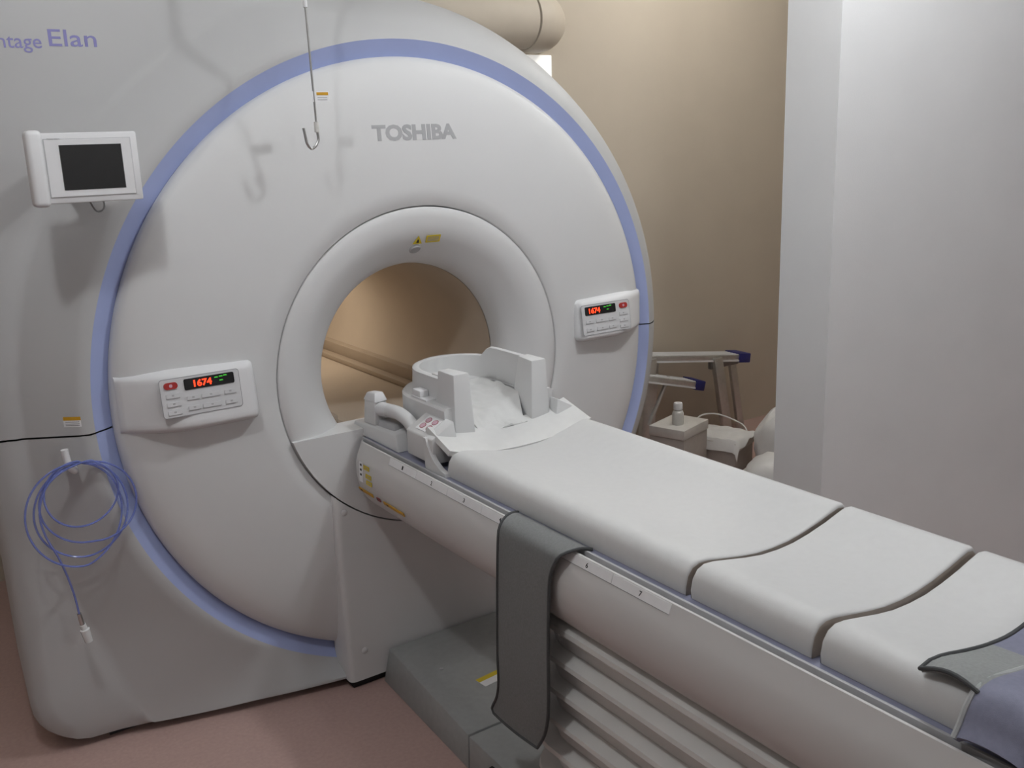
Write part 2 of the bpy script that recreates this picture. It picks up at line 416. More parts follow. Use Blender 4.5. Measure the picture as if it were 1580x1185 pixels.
caution_label(-.972, .006)
# -- control panels
def control_panel(side, label):
    # rounded wedge on the front disc; s = -1 left, +1 right
    s = side
    xi, xo = (.527, .868) if s < 0 else (.545, .868)
    zt, zb = (.108, -.052) if s < 0 else (.135, -.005)
    def P(u, v):                        # u 0 inner ... 1 outer, v 0 top ... 1 bottom: face surface
        x = xi+(xo-xi)*u; z = zt+(zb-zt)*v
        y = -.080-.020*v
        if u > .5: y += (.066+.020*v)*((u-.5)/.5)**1.6
        return Vector((s*x, y, z))
    n, k = 24, 16; V, F = [], []
    rad = .020
    def back(x, z):
        r = math.hypot(x, z)
        for (r0, y0), (r1, y1) in zip(disc[2:], disc[3:]):
            if r0 <= r <= r1: return y0+(y1-y0)*(r-r0)/(r1-r0)
        return .02
    for i in range(n+1):
        for j in range(k+1):
            u, v = i/n, j/k; p = P(u, v)
            du = min(u*(xo-xi), 1); dv = min(v, 1-v)*(zt-zb)
            d = 0
            cu, cv = max(0, rad-du), max(0, rad-dv)
            q = min(1, math.hypot(cu, cv)/rad); d = .030*(1-math.sqrt(max(0, 1-q*q)))
            if cu > 0 and cv > 0 and math.hypot(cu, cv) > rad:      # pull corner in to round the outline
                f = rad/math.hypot(cu, cv); p.x += s*cu*(1-f); p.z += (-1 if v < .5 else 1)*cv*(1-f)
            p.y += d; V.append(p)
    N = len(V)
    for i in range(n+1):
        for j in range(k+1):
            p = V[i*(k+1)+j]; V.append(Vector((p.x, max(back(p.x, p.z)+.006, p.y+.001), p.z)))
    for i in range(n):
        for j in range(k):
            a, b, c, d = i*(k+1)+j, i*(k+1)+j+1, (i+1)*(k+1)+j+1, (i+1)*(k+1)+j
            F += [(a, b, c, d), (a+N, d+N, c+N, b+N)]
    for i in range(n):
        for j in (0, k): F.append((i*(k+1)+j, (i+1)*(k+1)+j, (i+1)*(k+1)+j+N, i*(k+1)+j+N))
    for j in range(k):
        for i in (0, n): F.append((i*(k+1)+j, i*(k+1)+j+1, i*(k+1)+j+1+N, i*(k+1)+j+N))
    cp = obj('control_panel', V, F, 'panel_white', G, angle=60, label=label)
    # key field: local frame lying on the tilted face
    tx = .20; tz = .096
    cx = s*(.678 if s < 0 else .655); cz = .043 if s < 0 else .067
    v_ = (zt-cz)/(zt-zb); yy = -.080-.020*v_
    nrm = Vector((0, -(zt-zb), .020)).normalized()
    M = frame((cx, yy-.0006, cz), (1, 0, 0), nrm.cross(Vector((1, 0, 0))), nrm)
    T = lambda a, b: M @ Matrix.Translation((a, b, 0))
    obj('key_field_rim', *plate(rrect(tx+.003, tz+.003, .008), M, .0007), 'ink_grey', cp, smooth=False)
    obj('key_field', *plate(rrect(tx, tz, .007), M, .0010), 'button_white', cp, smooth=False)
    Z = .0010
    def at(u, v): return ((u-.5)*tx, (.5-v)*tz)
    mir = (lambda u: u) if s < 0 else (lambda u: 1-u)
    def pad(name, u, v, wd, ht, m, r=.003, d=.0016, z=Z):
        a, b = at(mir(u), v); return obj(name, *plate(rrect(wd, ht, min(r, ht/2.01, wd/2.01)), M @ Matrix.Translation((a, b, z)), d), m, cp, smooth=False)
    pad('display_window', .615, .20, .128, .028, 'display_black', .004)
    ax, bz = at(mir(.615), .20)
    x0 = ax-.040 if s < 0 else ax-.048
    dg = obj('display_digits', *text_vf('1674', .046, .018, M @ Matrix.Translation((x0, bz-.009, Z+.0020)), .0012, .03), 'led_red', cp, smooth=False)
    for q, (gx, gy) in enumerate(((.018, .007), (.030, .008), (.041, .009), (.030, -.002))):
        obj('green_indicator', *plate([(-.005, -.0015), (.005, -.0015), (.004, .0015), (-.004, .0015)], M @ Matrix.Translation((ax+gx, bz+gy, Z+.0016)), .0006), 'led_green', cp, smooth=False)
    pad('red_button', .13, .17, .034, .017, 'button_red', .008, .003)
    a, b = at(mir(.13), .17); obj('button_mark', *plate(rrect(.008, .008, .003), M @ Matrix.Translation((a, b, Z+.003)), .0004), 'sticker_pink', cp, smooth=False)
    for u, v, wd in ((.14, .44, .034), (.14, .66, .034), (.14, .88, .034), (.385, .56, .030), (.61, .56, .047), (.86, .56, .030), (.385, .83, .030), (.61, .83, .047), (.86, .83, .030)):
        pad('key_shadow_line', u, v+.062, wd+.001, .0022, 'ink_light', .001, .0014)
        b_ = pad('key', u, v, wd, .0105, 'button_white', .003, .0024)
        a, b = at(mir(u), v); obj('key_symbol', *plate(rrect(.006, .004, .001), M @ Matrix.Translation((a, b+.001, Z+.0024)), .0003), 'ink_light', b_, smooth=False)
    return cp
control_panel(-1, 'white raised control panel with red digits, red button at its left end')
control_panel(1, 'white raised control panel with red digits, red button at its right end')
# hose peg on the lower shell
pg = obj('hose_peg', *tube(spline([(-.985, .05, -.115), (-.987, -.012, -.114), (-1.000, -.020, -.095), (-1.004, -.020, -.055)], 6), .009, 12), 'panel_white', G)

# ------------------------------------------------------------------ blue hose coiled on the peg
T = thing('coiled_hose', 'thin blue air hose coiled over the white peg on the scanner', 'hose', (-.99, -.012, -.57))
pts = []
loops = [(.112, .122), (.100, .104), (.122, .134), (.078, .084)]
for li, (rx, rz) in enumerate(loops):
    for i in range(24):
        a = PI/2+2*PI*i/24
        t = (li*24+i)/(len(loops)*24)
        nx = loops[min(li+1, 3)] if i > 12 else loops[li]; f = max(0, (i-12)/12)
        ax = rx*(1-f)+nx[0]*f; az = rz*(1-f)+nx[1]*f
        cx = -.982+.012*math.sin(li*2.1)+.05*math.cos(a)*(li % 2)*.15
        pts.append((cx+ax*math.cos(a), -.015-.006*li+.006*math.sin(a*2+li), -.098+az*math.sin(a)-az+.004*li))
pts += [(-1.02, -.035, -.105), (-1.062, -.035, -.14), (-1.082, -.032, -.20), (-1.076, -.028, -.26), (-1.056, -.022, -.32), (-1.040, -.016, -.385), (-1.030, -.012, -.45), (-1.027, -.01, -.495)]
obj('hose', *tube(spline(pts, 3), .0027, 8), 'tube_blue', T)
obj('ferrule', *tube([(-1.027, -.01, -.49), (-1.023, -.01, -.525)], [.0055, .006], 12), 'metal', T)
obj('connector', *tube([(-1.023, -.01, -.522), (-1.020, -.01, -.535), (-1.0195, -.01, -.537), (-1.014, -.01, -.572)], [.008, .008, .012, .010], 14), 'clear_plastic', T)

# ------------------------------------------------------------------ wall monitor on the scanner
T = thing('display_monitor', 'small white monitor with dark blank screen on the scanner front', 'monitor', (-.897, -.17, .537))
obj('housing', *box(-.992, -.784, -.19, -.155, .5385, .688, .004), 'panel_white', T)
obj('side_grip', *box(-1.011, -.978, -.196, -.145, .5325, .694, .010, 4), 'panel_white', T)
obj('bezel_line', *box(-.9775, -.7985, -.1912, -.189, .5515, .6755), 'ink_light', T, smooth=False)
obj('bezel', *box(-.9763, -.7997, -.1922, -.189, .5527, .6743, .0008), 'panel_white', T, smooth=False)
obj('screen', *box(-.948, -.820, -.1930, -.1915, .5665, .662), 'screen', T, smooth=False)
obj('maker_mark', *text_vf('TOSHIBA', .026, .0035, frame((-.97, -.1922, .6735), *FRONT), .0008, .01), 'ink_light', T, smooth=False)
obj('support_arm', *box(-.92, -.875, -.156, .085, .595, .645, .008), 'panel_white', T)
obj('hinge_plate', *box(-.95, -.845, -.156, -.140, .57, .66, .004), 'panel_white', T)
obj('cable', *tube(spline([(-.90, -.150, .56), (-.875, -.12, .515), (-.850, -.09, .53), (-.865, -.03, .60)], 6), .0022, 6), 'steel_dark', T)

# ------------------------------------------------------------------ hanging hook
HY = -.17
T = thing('hanging_hook', 'thin metal drip hook on a rod hanging before the scanner', 'hook', (-.342, HY, .637))
obj('ceiling_mount', *cyl((-.346, HY, CEIL-.03), (-.346, HY, CEIL), .03, .035), 'panel_white', T)
obj('upper_sleeve', *cyl((-.346, HY, .97), (-.346, HY, CEIL-.03), .0055), 'panel_white', T)
obj('rod', *cyl((-.342, HY, .695), (-.346, HY, .975), .0026), 'metal', T)
obj('joint', *cyl((-.342, HY, .676), (-.342, HY, .701), .0065, n=8), 'frosted', T)
hk = [(-.342, HY, .678), (-.340, HY, .659), (-.349, HY, .642), (-.361, HY, .637), (-.371, HY, .649), (-.374, HY, .666), (-.377, HY, .687)]
obj('hook_bend', *tube(spline(hk, 6), .0034, 10), 'metal', T)
tg = obj('tag', *box(-.347, -.302, HY-.002, HY-.0005, .749, .774), 'sticker_white', T, smooth=False)
obj('tag_header', *box(-.336, -.305, HY-.0026, HY-.0015, .765, .772), 'sticker_orange', tg, smooth=False)
for q in (.759, .754): obj('tag_print', *box(-.334, -.308, HY-.0024, HY-.0015, q-.0008, q+.0008), 'ink_light', tg, smooth=False)

# ------------------------------------------------------------------ patient table
T = thing('patient_table', 'long white patient table with ribbed skirt docked to the scanner', 'table', (0, -1.3, F0))
YE = -2.75
obj('table_top', *join(box(-.246, .246, YE, -.085, -.187, -.1635, .003), box(-.20, .20, -.09, .03, -.187, -.1635, .003)), 'blue_grey', T)
for s in (-1, 1):
    obj('edge_rail', *box(min(s*.2405, s*.247), max(s*.2405, s*.247), YE, -.088, -.187, -.1605, .0015), 'ink_light', T)
    obj('rail_groove', *box(min(s*.240, s*.262), max(s*.240, s*.262), YE, -.135, -.20, -.180), 'dark_gap', T, smooth=False)
    cov = [(.2565, -.20), (.2565, -.167), (.2590, -.1632), (.2625, -.1645), (.2705, -.186), (.2785, -.202), (.285, -.225), (.286, -.255), (.281, -.29), (.268, -.322), (.248, -.345), (.22, -.355), (.18, -.357), (.18, -.20)]
    cov = [(s*x, z) for x, z in cov]
    def sc_(y):
        t = max(0, min(1, (-.088-y)/.05)); k = .90+.10*math.sqrt(1-(1-t)**2); return (k, -.19, .80+.20*math.sqrt(1-(1-t)**2))
    ys = [-.088, -.0895, -.092, -.096, -.102, -.11, -.122, -.14, -.3, -.8, -1.4, -2.0, YE]
    sd = obj('side_cover', *sweep(cov, ys, sc_), 'cover_white', T, angle=35)
    if s < 0: side = sd
# scale strip on the near cover: separate segments with a printed number each
nrm = Vector((-.0215, 0, .008)).normalized()      # outward normal of the chamfer
dn = Vector((-.008, 0, -.0215)).normalized()      # down the chamfer
yk = [-.296, -.4435, -.5965, -.7495, -.9025, -1.0555, -1.2075, -1.366]
for i in range(7):
    y0, y1 = yk[i]-.0008, yk[i+1]+.0008
    M = frame((-.2665, (y0+y1)/2, -.17525), (0, -1, 0), -dn, nrm)
    seg = obj('scale_label', *plate(rrect(y0-y1, .0190, .0004), M, .0010), 'sticker_white', side, smooth=False)
    obj('scale_edge', *plate([(-(y0-y1)/2, -.0105), ((y0-y1)/2, -.0105), ((y0-y1)/2, -.0095), (-(y0-y1)/2, -.0095)], M, .0011), 'ink_grey', side, smooth=False)
    Mt = frame((-.2665, (y0+y1)/2, -.17525), (0, -1, 0), -dn, nrm) @ Matrix.Translation((-.003, -.0050, .0012))
    obj('scale_number', *text_vf(str(i+1), .0065, .0100, Mt, .0006, .01), 'ink_black', side, smooth=False)
# stickers at the head end of the near cover
Mx = frame((-.2852, -.186, -.230), (0, -1, 0), (.06, 0, .998), (-.998, 0, .06))
for a, b in ((0, .010), (.012, -.012), (.016, -.030)):
    s1 = sticker(side, 'yellow_caution_sticker', rrect(.034, .012, .001, cx=a, cy=b), Mx, 'sticker_yellow', .0012)
    sticker(s1, 'printed_line', rrect(.020, .0018, .0004, cx=a+.003, cy=b), Mx @ Matrix.Translation((0, 0, .0012)), 'ink_grey', .0004)
s1 = sticker(side, 'white_info_sticker', rrect(.022, .058, .002, cx=-.033, cy=-.008), Mx, 'sticker_white', .0010)
for q in (.012, -.002, -.016): sticker(s1, 'printed_symbol', rrect(.010, .006, .001, cx=-.033, cy=q), Mx @ Matrix.Translation((0, 0, .0010)), 'ink_black', .0004)
Mx = frame((-.2800, -.27, -.296), (0, -1, 0), (-.37, 0, .93), (-.93, 0, -.37))
for a, wd, mm in ((-.105, .085, 'sticker_orange'), (-.028, .020, 'sticker_red'), (.060, .115, 'sticker_orange')):
    s1 = sticker(side, 'pinch_warning_sticker', rrect(wd, .011, .001, cx=a), Mx, mm, .0022)
    sticker(s1, 'printed_symbol', rrect(.008, .006, .001, cx=a-wd*.3), Mx @ Matrix.Translation((0, 0, .0022)), 'ink_black', .0004)
# underside and lift skirt
obj('under_frame', *box(-.20, .20, YE, -.10, -.355, -.187), 'cover_white', T, smooth=False)
hw = []
pitch = .0765; z = -.345; n = 0
prof = []
while z > -.80:
    prof += [(.232, z), (.262, z-.012), (.264, z-.022), (.236, z-.050)]; z -= pitch
prof.append((.235, -.82))
V, F = [], []
def ring_at(xo, zz):                # rounded rectangle outline in plan, inset by xo
    out = []
    y0, y1, rad = -.90+xo-.236, YE+.05-(xo-.236), .10
    hx = xo
    for sx, cy, a0 in ((1, y0-rad, 0), (-1, y0-rad, PI/2), (-1, y1+rad, PI), (1, y1+rad, 1.5*PI)):
        for i in range(7):
            a = a0+PI/2*i/6; out.append((sx*(hx-rad)+rad*math.cos(a), cy+rad*math.sin(a), zz))
    return out
rings = [ring_at(x, z_) for x, z_ in prof]; k = len(rings[0])
for r in rings: V += r
for i in range(len(rings)-1):
    for q in range(k): F.append((i*k+q, i*k+(q+1) % k, (i+1)*k+(q+1) % k, (i+1)*k+q))
obj('ribbed_skirt', V, F, 'skirt', T, angle=25)
# floor plate: two sections
def plate_z(poly, z0, z1, bev=.006):
    bm = bmesh.new(); b = [bm.verts.new((x, y, z0)) for x, y in poly]; t = [bm.verts.new((x, y, z1)) for x, y in poly]; k = len(poly)
    bm.faces.new(b[::-1]); bm.faces.new(t)
    for i in range(k): bm.faces.new((b[i], b[(i+1) % k], t[(i+1) % k], t[i]))
    if bev: bmesh.ops.bevel(bm, geom=[e for e in bm.edges if e.verts[0].co.z > z1-1e-5 and e.verts[1].co.z > z1-1e-5], offset=bev, segments=2, affect='EDGES')
    return from_bm(bm)
p1 = obj('base_plate', *hexa([(-.240, -.100, F0), (.240, -.100, F0), (.262, -.618, F0), (-.262, -.618, F0), (-.216, -.100, -.83), (.216, -.100, -.83), (.258, -.618, -.83), (-.258, -.618, -.83)], .004), 'plate_grey', T)
p2 = obj('base_plate', *hexa([(-.262, -.622, F0), (.262, -.622, F0), (.30, YE+.1, F0), (-.30, YE+.1, F0), (-.258, -.622, -.832), (.258, -.622, -.832), (.295, YE+.1, -.832), (-.295, YE+.1, -.832)], .004), 'plate_grey', T)
Mz = frame((-.060, -.430, -.8298), (.99, .10, 0), (-.10, .99, 0), (0, 0, 1))
s1 = sticker(p1, 'floor_caution_label', rrect(.085, .045, .002), Mz, 'sticker_white', .001)
sticker(s1, 'caution_header', rrect(.085, .018, .001, cy=.0135), Mz @ Matrix.Translation((0, 0, .001)), 'sticker_yellow', .0005)
sticker(s1, 'prohibition_sign', [(.052+.017*math.cos(a*PI/10), .0+.017*math.sin(a*PI/10)) for a in range(20)], Mz, 'sticker_red', .0018)
obj('screw_cap', *cyl((-.15, -.30, -.831), (-.15, -.30, -.828), .006, n=16), 'ink_light', p1)
fp = obj('foot_pedal', *hexa([(-.345, -.90, -.90), (-.25, -.90, -.90), (-.25, -.72, -.90), (-.345, -.72, -.90), (-.345, -.89, -.86), (-.25, -.89, -.85), (-.25, -.73, -.85), (-.345, -.73, -.875)], .006), 'rubber_black', T)
obj('pedal_label', *hexa([(-.322, -.77, -.868), (-.288, -.77, -.863), (-.288, -.745, -.863), (-.322, -.745, -.868), (-.322, -.77, -.864), (-.288, -.77, -.859), (-.288, -.745, -.859), (-.322, -.745, -.864)]), 'sticker_white', fp, smooth=False)
obj('pedal_arm', *box(-.30, -.24, -.84, -.78, -.885, -.850, .004), 'plate_grey', fp)

# ------------------------------------------------------------------ mattress pads
PADP = [(-.212, -.1635), (-.226, -.1625), (-.2285, -.146), (-.224, -.124), (-.213, -.109), (-.197, -.103), (-.175, -.1045), (-.14, -.1115), (-.09, -.122), (-.045, -.129), (0, -.131),
        (.045, -.129), (.09, -.122), (.14, -.1105), (.175, -.100), (.197, -.0945), (.213, -.097), (.224, -.109), (.2285, -.13), (.226, -.1625), (.212, -.1635)]
def pad_thing(y0, y1, label):
    t = thing('mattress_pad', label, 'mattress pad', (0, (y0+y1)/2, -.1635), 'mattress pads on the table')
    cz = -.14
    def s2(y):
        d = min(y0-y, y-y1); q = max(0, min(1, d/.008)); g = math.sqrt(1-(1-q)**2)
        return (.985+.015*g, -.1635, .90+.10*g)
    ys = [y0, y0-.0006, y0-.002, y0-.005, y0-.009]+[y0-.009-(y0-y1-.018)*i/6 for i in range(1, 6)]+[y1+.009, y1+.005, y1+.002, y1+.0006, y1]
    obj('cover', *sweep(PADP, ys, s2, cap=False), 'vinyl_pad', t, angle=45)
    for ye, d in ((y0, -1), (y1, 1)):
        V = [(x*.985, ye, -.1635+(z+.1635)*.90) for x, z in PADP]; k = len(V)
        V2 = [(x, ye+d*.004, z) for x, _, z in V]
        V = V+[(x, y, -.1635) for x, y, z in V]; F = [(i, i+1, k+i+1, k+i) for i in range(1, k-2)]
        obj('end_face', V, F, 'pad_foam', t)
    return t
pad_thing(-.533, -1.361, 'longest white vinyl mattress pad, next to the neck pad')
pad_thing(-1.373, -1.636, 'short white vinyl mattress pad between the two other pads')
pad_thing(-1.652, -2.55, 'white vinyl mattress pad partly under the blue-grey wrap')

# ------------------------------------------------------------------ head coil on the table
T = thing('head_coil', 'white cup-shaped head coil at the bore end of the table', 'head coil', (0, -.28, -.1635))
def dshape(hx, yf, yc, ry, n=24):      # plan outline: front straight edge at yf, sides, rear half ellipse
    return [(hx, yf)]+[(hx*math.cos(PI*i/n), yc+ry*math.sin(PI*i/n)) for i in range(n+1)]+[(-hx, yf)]
def uwall(inner, outer_, z0, z1, bev=.004):      # U-shaped wall between two plan lines
    V, F = [], []
    for (xa, ya), (xb, yb) in zip(inner, outer_):
        V += [(xa, ya, z0), (xa, ya, z1-bev), (xa+(xb-xa)*.08, ya+(yb-ya)*.08, z1), (xb-(xb-xa)*.10, yb-(yb-ya)*.10, z1), (xb, yb, z1-bev), (xb, yb, z0)]
    n = len(inner)
    for i in range(n-1):
        for q in range(6): F.append((i*6+q, i*6+(q+1) % 6, (i+1)*6+(q+1) % 6, (i+1)*6+q))
    return V, F+[list(range(6)), [(n-1)*6+q for q in range(6)]]
def cupline(hx, ry, yf=-.40):
    L = [(hx, yf), (hx, -.36), (hx, -.32), (hx, -.28)]
    L += [(hx*math.cos(PI*i/24), -.25+ry*math.sin(PI*i/24)) for i in range(25)]
    return L+[(-hx, -.28), (-hx, -.32), (-hx, -.36), (-hx, yf)]
obj('coil_base', *uwall(cupline(.112, .125, -.435), cupline(.172, .17, -.435), -.120, -.022, .006), 'white_plastic', T, angle=35)
obj('coil_foot', *plate_z(dshape(.15, -.44, -.25, .15), -.1635, -.118, .004), 'ink_light', T, angle=35)
# upper cup: U-shaped wall, taller at the sides
out = []; N = 40
A, B = cupline(.118, .130), cupline(.136, .150)
V, F = [], []
for i, ((xa, ya), (xb, yb)) in enumerate(zip(A, B)):
    t = abs(i-(len(A)-1)/2)/((len(A)-1)/2)
    right = xa > 0
    h = .040+.026*smooth01((t-.50)/.1) if right else .040
    V += [(xa*.93, ya, -.10), (xa, ya, h-.002), ((xa+xb)/2, (ya+yb)/2, h+.001), (xb, yb, h-.003), (xb*1.02, yb+.002, -.03), (xb*1.02, yb, -.05)]
for i in range(len(A)-1):
    for q in range(6): F.append((i*6+q, i*6+(q+1) % 6, (i+1)*6+(q+1) % 6, (i+1)*6+q))
F += [list(range(6)), [(len(A)-1)*6+q for q in range(6)]]
obj('cup_wall', V, F, 'white_plastic', T, angle=50)
for s in (-1, 1):
    x0, x1, x2 = s*.098, s*.146, s*.152
    obj('post', *hexa([(x0*.90, -.452, -.12), (x2, -.452, -.12), (x2, -.345, -.12), (x0*.9, -.345, -.12),
                       (x0, -.446, .066), (x1, -.446, .066), (x1, -.365, .066), (x0*1.12, -.365, .066)], .005), 'white_plastic', T)
obj('latch_block', *box(-.166, -.138, -.30, -.255, -.024, .000, .004), 'panel_white', T)
obj('latch_plate', *box(-.168, -.135, -.335, -.25, -.024, -.018, .002), 'panel_white', T)
obj('socket_ledge', *box(-.128, -.100, -.365, -.30, .030, .044, .003), 'white_plastic', T)
for s in (-1, 1):
    wg = obj('side_wing', *hexa([(s*.232, -.470, -.150), (s*.15, -.470, -.150), (s*.15, -.335, -.150), (s*.232, -.335, -.150),
                                 (s*.232, -.470, -.083), (s*.165, -.470, -.046), (s*.165, -.335, -.046), (s*.232, -.335, -.083)], .004), 'white_plastic', T)
    if s < 0:
        nn = Vector((-.037, 0, .067)).normalized(); tx_ = Vector((0, -1, 0)); ty_ = nn.cross(tx_)
        Mw = frame((-.1985, -.40, -.0638), tx_, ty_, nn)
        st = sticker(wg, 'round_symbol_label', rrect(.07, .050, .003), Mw, 'sticker_white', .0012)
        for a, b in ((-.016, -.010), (.016, -.010), (-.016, .011), (.016, .011)):
            ringp = [(a+.0115*math.cos(q*PI/8), b+.0095*math.sin(q*PI/8)) for q in range(16)]
            sticker(st, 'pink_symbol', ringp, Mw @ Matrix.Translation((0, 0, .0012)), 'sticker_red', .0004)
            sticker(st, 'pink_symbol', [(a+(x-a)*.82, b+(y-b)*.82) for x, y in ringp], Mw @ Matrix.Translation((0, 0, .0014)), 'sticker_pink', .0006)
    # crescent arm that carries the neck pad
    armo = [(-.447, -.082), (-.455, -.100), (-.468, -.120), (-.487, -.137), (-.510, -.148), (-.538, -.154), (-.540, -.163), (-.44, -.163), (-.435, -.082)]
    V = [(s*.238, y, z) for y, z in armo]+[(s*.224, y, z) for y, z in armo]; k = len(armo)
    obj('pad_arm', V, [list(range(k)), list(range(k, 2*k))[::-1]]+[(i, (i+1) % k, k+(i+1) % k, k+i) for i in range(k)], 'white_plastic', T, angle=50)
# neck pad
rows = []
for i in range(15):
    u = i/14; y = -.542+.117*u; row = []
    for j in range(25):
        v = -1+2*j/24; hx = .222-.004*u
        x = v*hx; base = -.126+.030*abs(v)**2.2
        lift = .036*u
        row.append((x, y+.012*abs(v)**2*u*0, base+lift))
    rows.append(row)
solo('neck_pad', grid_slab(rows[::-1], .014), 'neck_cloth', 'thin white concave pad between head coil and longest mattress', 'pad')
rows = []
for i in range(22):
    u = i/21; y = -.455+.30*u; row = []
    for j in range(25):
        v = -1+2*j/24; hx = .072+.028*smooth01(u*3) - .02*max(0, u-.6)
        x = v*hx
        z = -.0955+.037*smooth01((y+.445)/.08)+.032*abs(v)**3*smooth01((y+.44)/.06)+.004*u+.006*noise.noise(Vector((x*28+y*9, y*30, 1.3)))+.005*noise.noise(Vector((x*60, y*26+x*30, 7)))
        row.append((x, y, z))
    rows.append(row)
solo('head_cloth', grid_slab(rows[::-1], .004), 'neck_cloth', 'wrinkled white cloth lining the inside of the head coil', 'cloth')
# coil connector on the table edge
T = thing('coil_connector', 'white plug box with a thick cable beside the head coil', 'connector', (-.2, -.14, -.1635))
obj('plug_box', *hexa([(-.235, -.285, -.1635), (-.165, -.285, -.1635), (-.165, .0, -.1635), (-.235, .0, -.1635),
                       (-.228, -.262, -.118), (-.175, -.262, -.108), (-.175, -.005, -.128), (-.228, -.005, -.132)], .005), 'white_plastic', T)
obj('plug_ridge', *hexa([(-.215, -.235, -.122), (-.175, -.235, -.115), (-.175, -.06, -.128), (-.215, -.06, -.130), (-.210, -.225, -.104), (-.178, -.225, -.100), (-.178, -.07, -.108), (-.210, -.07, -.110)], .003), 'ink_light', T)
obj('plug', *hexa([(-.222, -.13, -.125), (-.178, -.13, -.12), (-.178, -.055, -.125), (-.222, -.055, -.128), (-.220, -.13, -.055), (-.182, -.13, -.052), (-.182, -.065, -.052), (-.220, -.065, -.055)], .005), 'white_plastic', T)
obj('plug_lever', *hexa([(-.222, -.135, -.058), (-.180, -.135, -.055), (-.180, -.06, -.058), (-.222, -.06, -.060), (-.215, -.125, -.030), (-.188, -.125, -.030), (-.188, -.075, -.036), (-.215, -.075, -.036)], .004), 'panel_white', T)
obj('cable_collar', *tube([(-.20, -.125, -.078), (-.20, -.185, -.072)], [.020, .019], 18), 'panel_white', T)
obj('cable', *tube(spline([(-.20, -.18, -.072), (-.20, -.235, -.068), (-.20, -.29, -.078), (-.20, -.34, -.105)], 8), .0185, 18), 'white_plastic', T)

# ------------------------------------------------------------------ strap over the rail
T = thing('hanging_strap', 'dark grey fabric strap hanging over the near side of the table', 'strap', (-.30, -.95, -.65))
L_ = [(-.232, -.845, -.160), (-.250, -.850, -.155), (-.272, -.855, -.158), (-.292, -.862, -.172), (-.298, -.862, -.20), (-.302, -.858, -.307), (-.304, -.850, -.467), (-.303, -.847, -.549), (-.300, -.832, -.598), (-.298, -.806, -.640), (-.298, -.812, -.652)]
Q_ = [(-.232, -1.105, -.160), (-.250, -1.098, -.155), (-.272, -1.088, -.158), (-.292, -1.076, -.168), (-.298, -1.064, -.19), (-.302, -1.052, -.235), (-.306, -1.047, -.380), (-.306, -1.044, -.471), (-.304, -1.036, -.545), (-.300, -1.016, -.600), (-.298, -.985, -.649)]
def even(P, n):
    S2 = spline(P, 10); d = [0]
    for a, b in zip(S2, S2[1:]): d.append(d[-1]+(b-a).length)
    o = []; j = 0
    for i in range(n):
        t = d[-1]*i/(n-1)
        while j < len(d)-2 and d[j+1] < t: j += 1
        f = (t-d[j])/max(1e-9, d[j+1]-d[j]); o.append(S2[j].lerp(S2[j+1], min(1, f)))
    return o
# bottom corner trimmed straight, so the right edge is longer
LL, QQ = even(L_, 44), even(Q_, 44)
rows = []
for a, b in zip(LL, QQ):
    rows.append([a.lerp(b, j/16)+Vector((-.004*math.sin(PI*j/16)*min(1, max(0, (-.2-a.z)*4)), 0, 0)) for j in range(17)])
obj('band', *grid_slab(rows, .004), 'strap_grey', T)
edge = [r[0] for r in rows]+rows[-1][1:-1]+[r[-1] for r in rows[::-1]]
obj('edge_binding', *tube(edge, .0036, 8), 'strap_edge', T)

# ------------------------------------------------------------------ wrap across the last pad
T = thing('body_wrap', 'blue-grey padded body wrap laid across the last mattress pad', 'wrap', (0, -2.05, -.16))
WP = [(-.262, -.150), (-.250, -.135), (-.238, -.115), (-.222, -.098), (-.2, -.092), (-.17, -.094), (-.12, -.104), (-.06, -.114), (0, -.119), (.06, -.114), (.12, -.103), (.17, -.090), (.2, -.084), (.222, -.088), (.236, -.105), (.242, -.135), (.244, -.158)]
WS = spline([(x, 0, z) for x, z in WP], 4)
def wrap_rows(y0, y1, i0, i1, puff, wob=0):
    rows = []
    for q in range(13):
        t = q/12; y = y0+(y1-y0)*t; row = []
        for p in WS[i0:i1]:
            row.append((p.x*(1+.0), y+wob*math.sin(p.x*20), p.z+puff*math.sin(PI*min(1, max(0, t)))**.4))
        rows.append(row)
    return rows
n = len(WS)
for y0, y1 in ((-1.893, -1.985), (-1.990, -2.12), (-2.125, -2.26)):
    rw = wrap_rows(y0, y1, 0, n, .010)
    pnl = obj('wrap_panel', *grid_slab(rw, .010), 'wrap_blue', T)
    obj('piping', *tube([Vector(p)+Vector((0, 0, .001)) for p in rw[0]], .0045, 8), 'wrap_piping', pnl)
fl = []
for q in range(9):
    t = q/8; row = []
    for j in range(21):
        v = j/20; x = -.222+.42*v
        y = -1.900+(.085-.03*v+.035*(v**2))*t-.0*v
        zz = None
        for a, b in zip(WS, WS[1:]):
            if a.x <= x <= b.x: zz = a.z+(b.z-a.z)*(x-a.x)/(b.x-a.x); break
        zz = zz if zz is not None else -.09
        row.append((x, y, zz+.004-.004*t+.012*math.sin(PI*t)*max(0, 1-4*v)))
    fl.append(row)
flap = obj('flap', *grid_slab([[p for p in r[:9]] for r in fl[::-1]], .006), 'wrap_grey', T)
obj('flap_binding', *tube([Vector(p) for p in [r[0] for r in fl]+fl[-1][1:9]], .0035, 8), 'strap_edge', flap)
flap2 = obj('flap', *grid_slab([[p for p in r[8:]] for r in fl[::-1]], .006), 'wrap_blue', T)
obj('flap_binding', *tube([Vector(p) for p in fl[-1][8:]], .0035, 8), 'strap_edge', flap2)

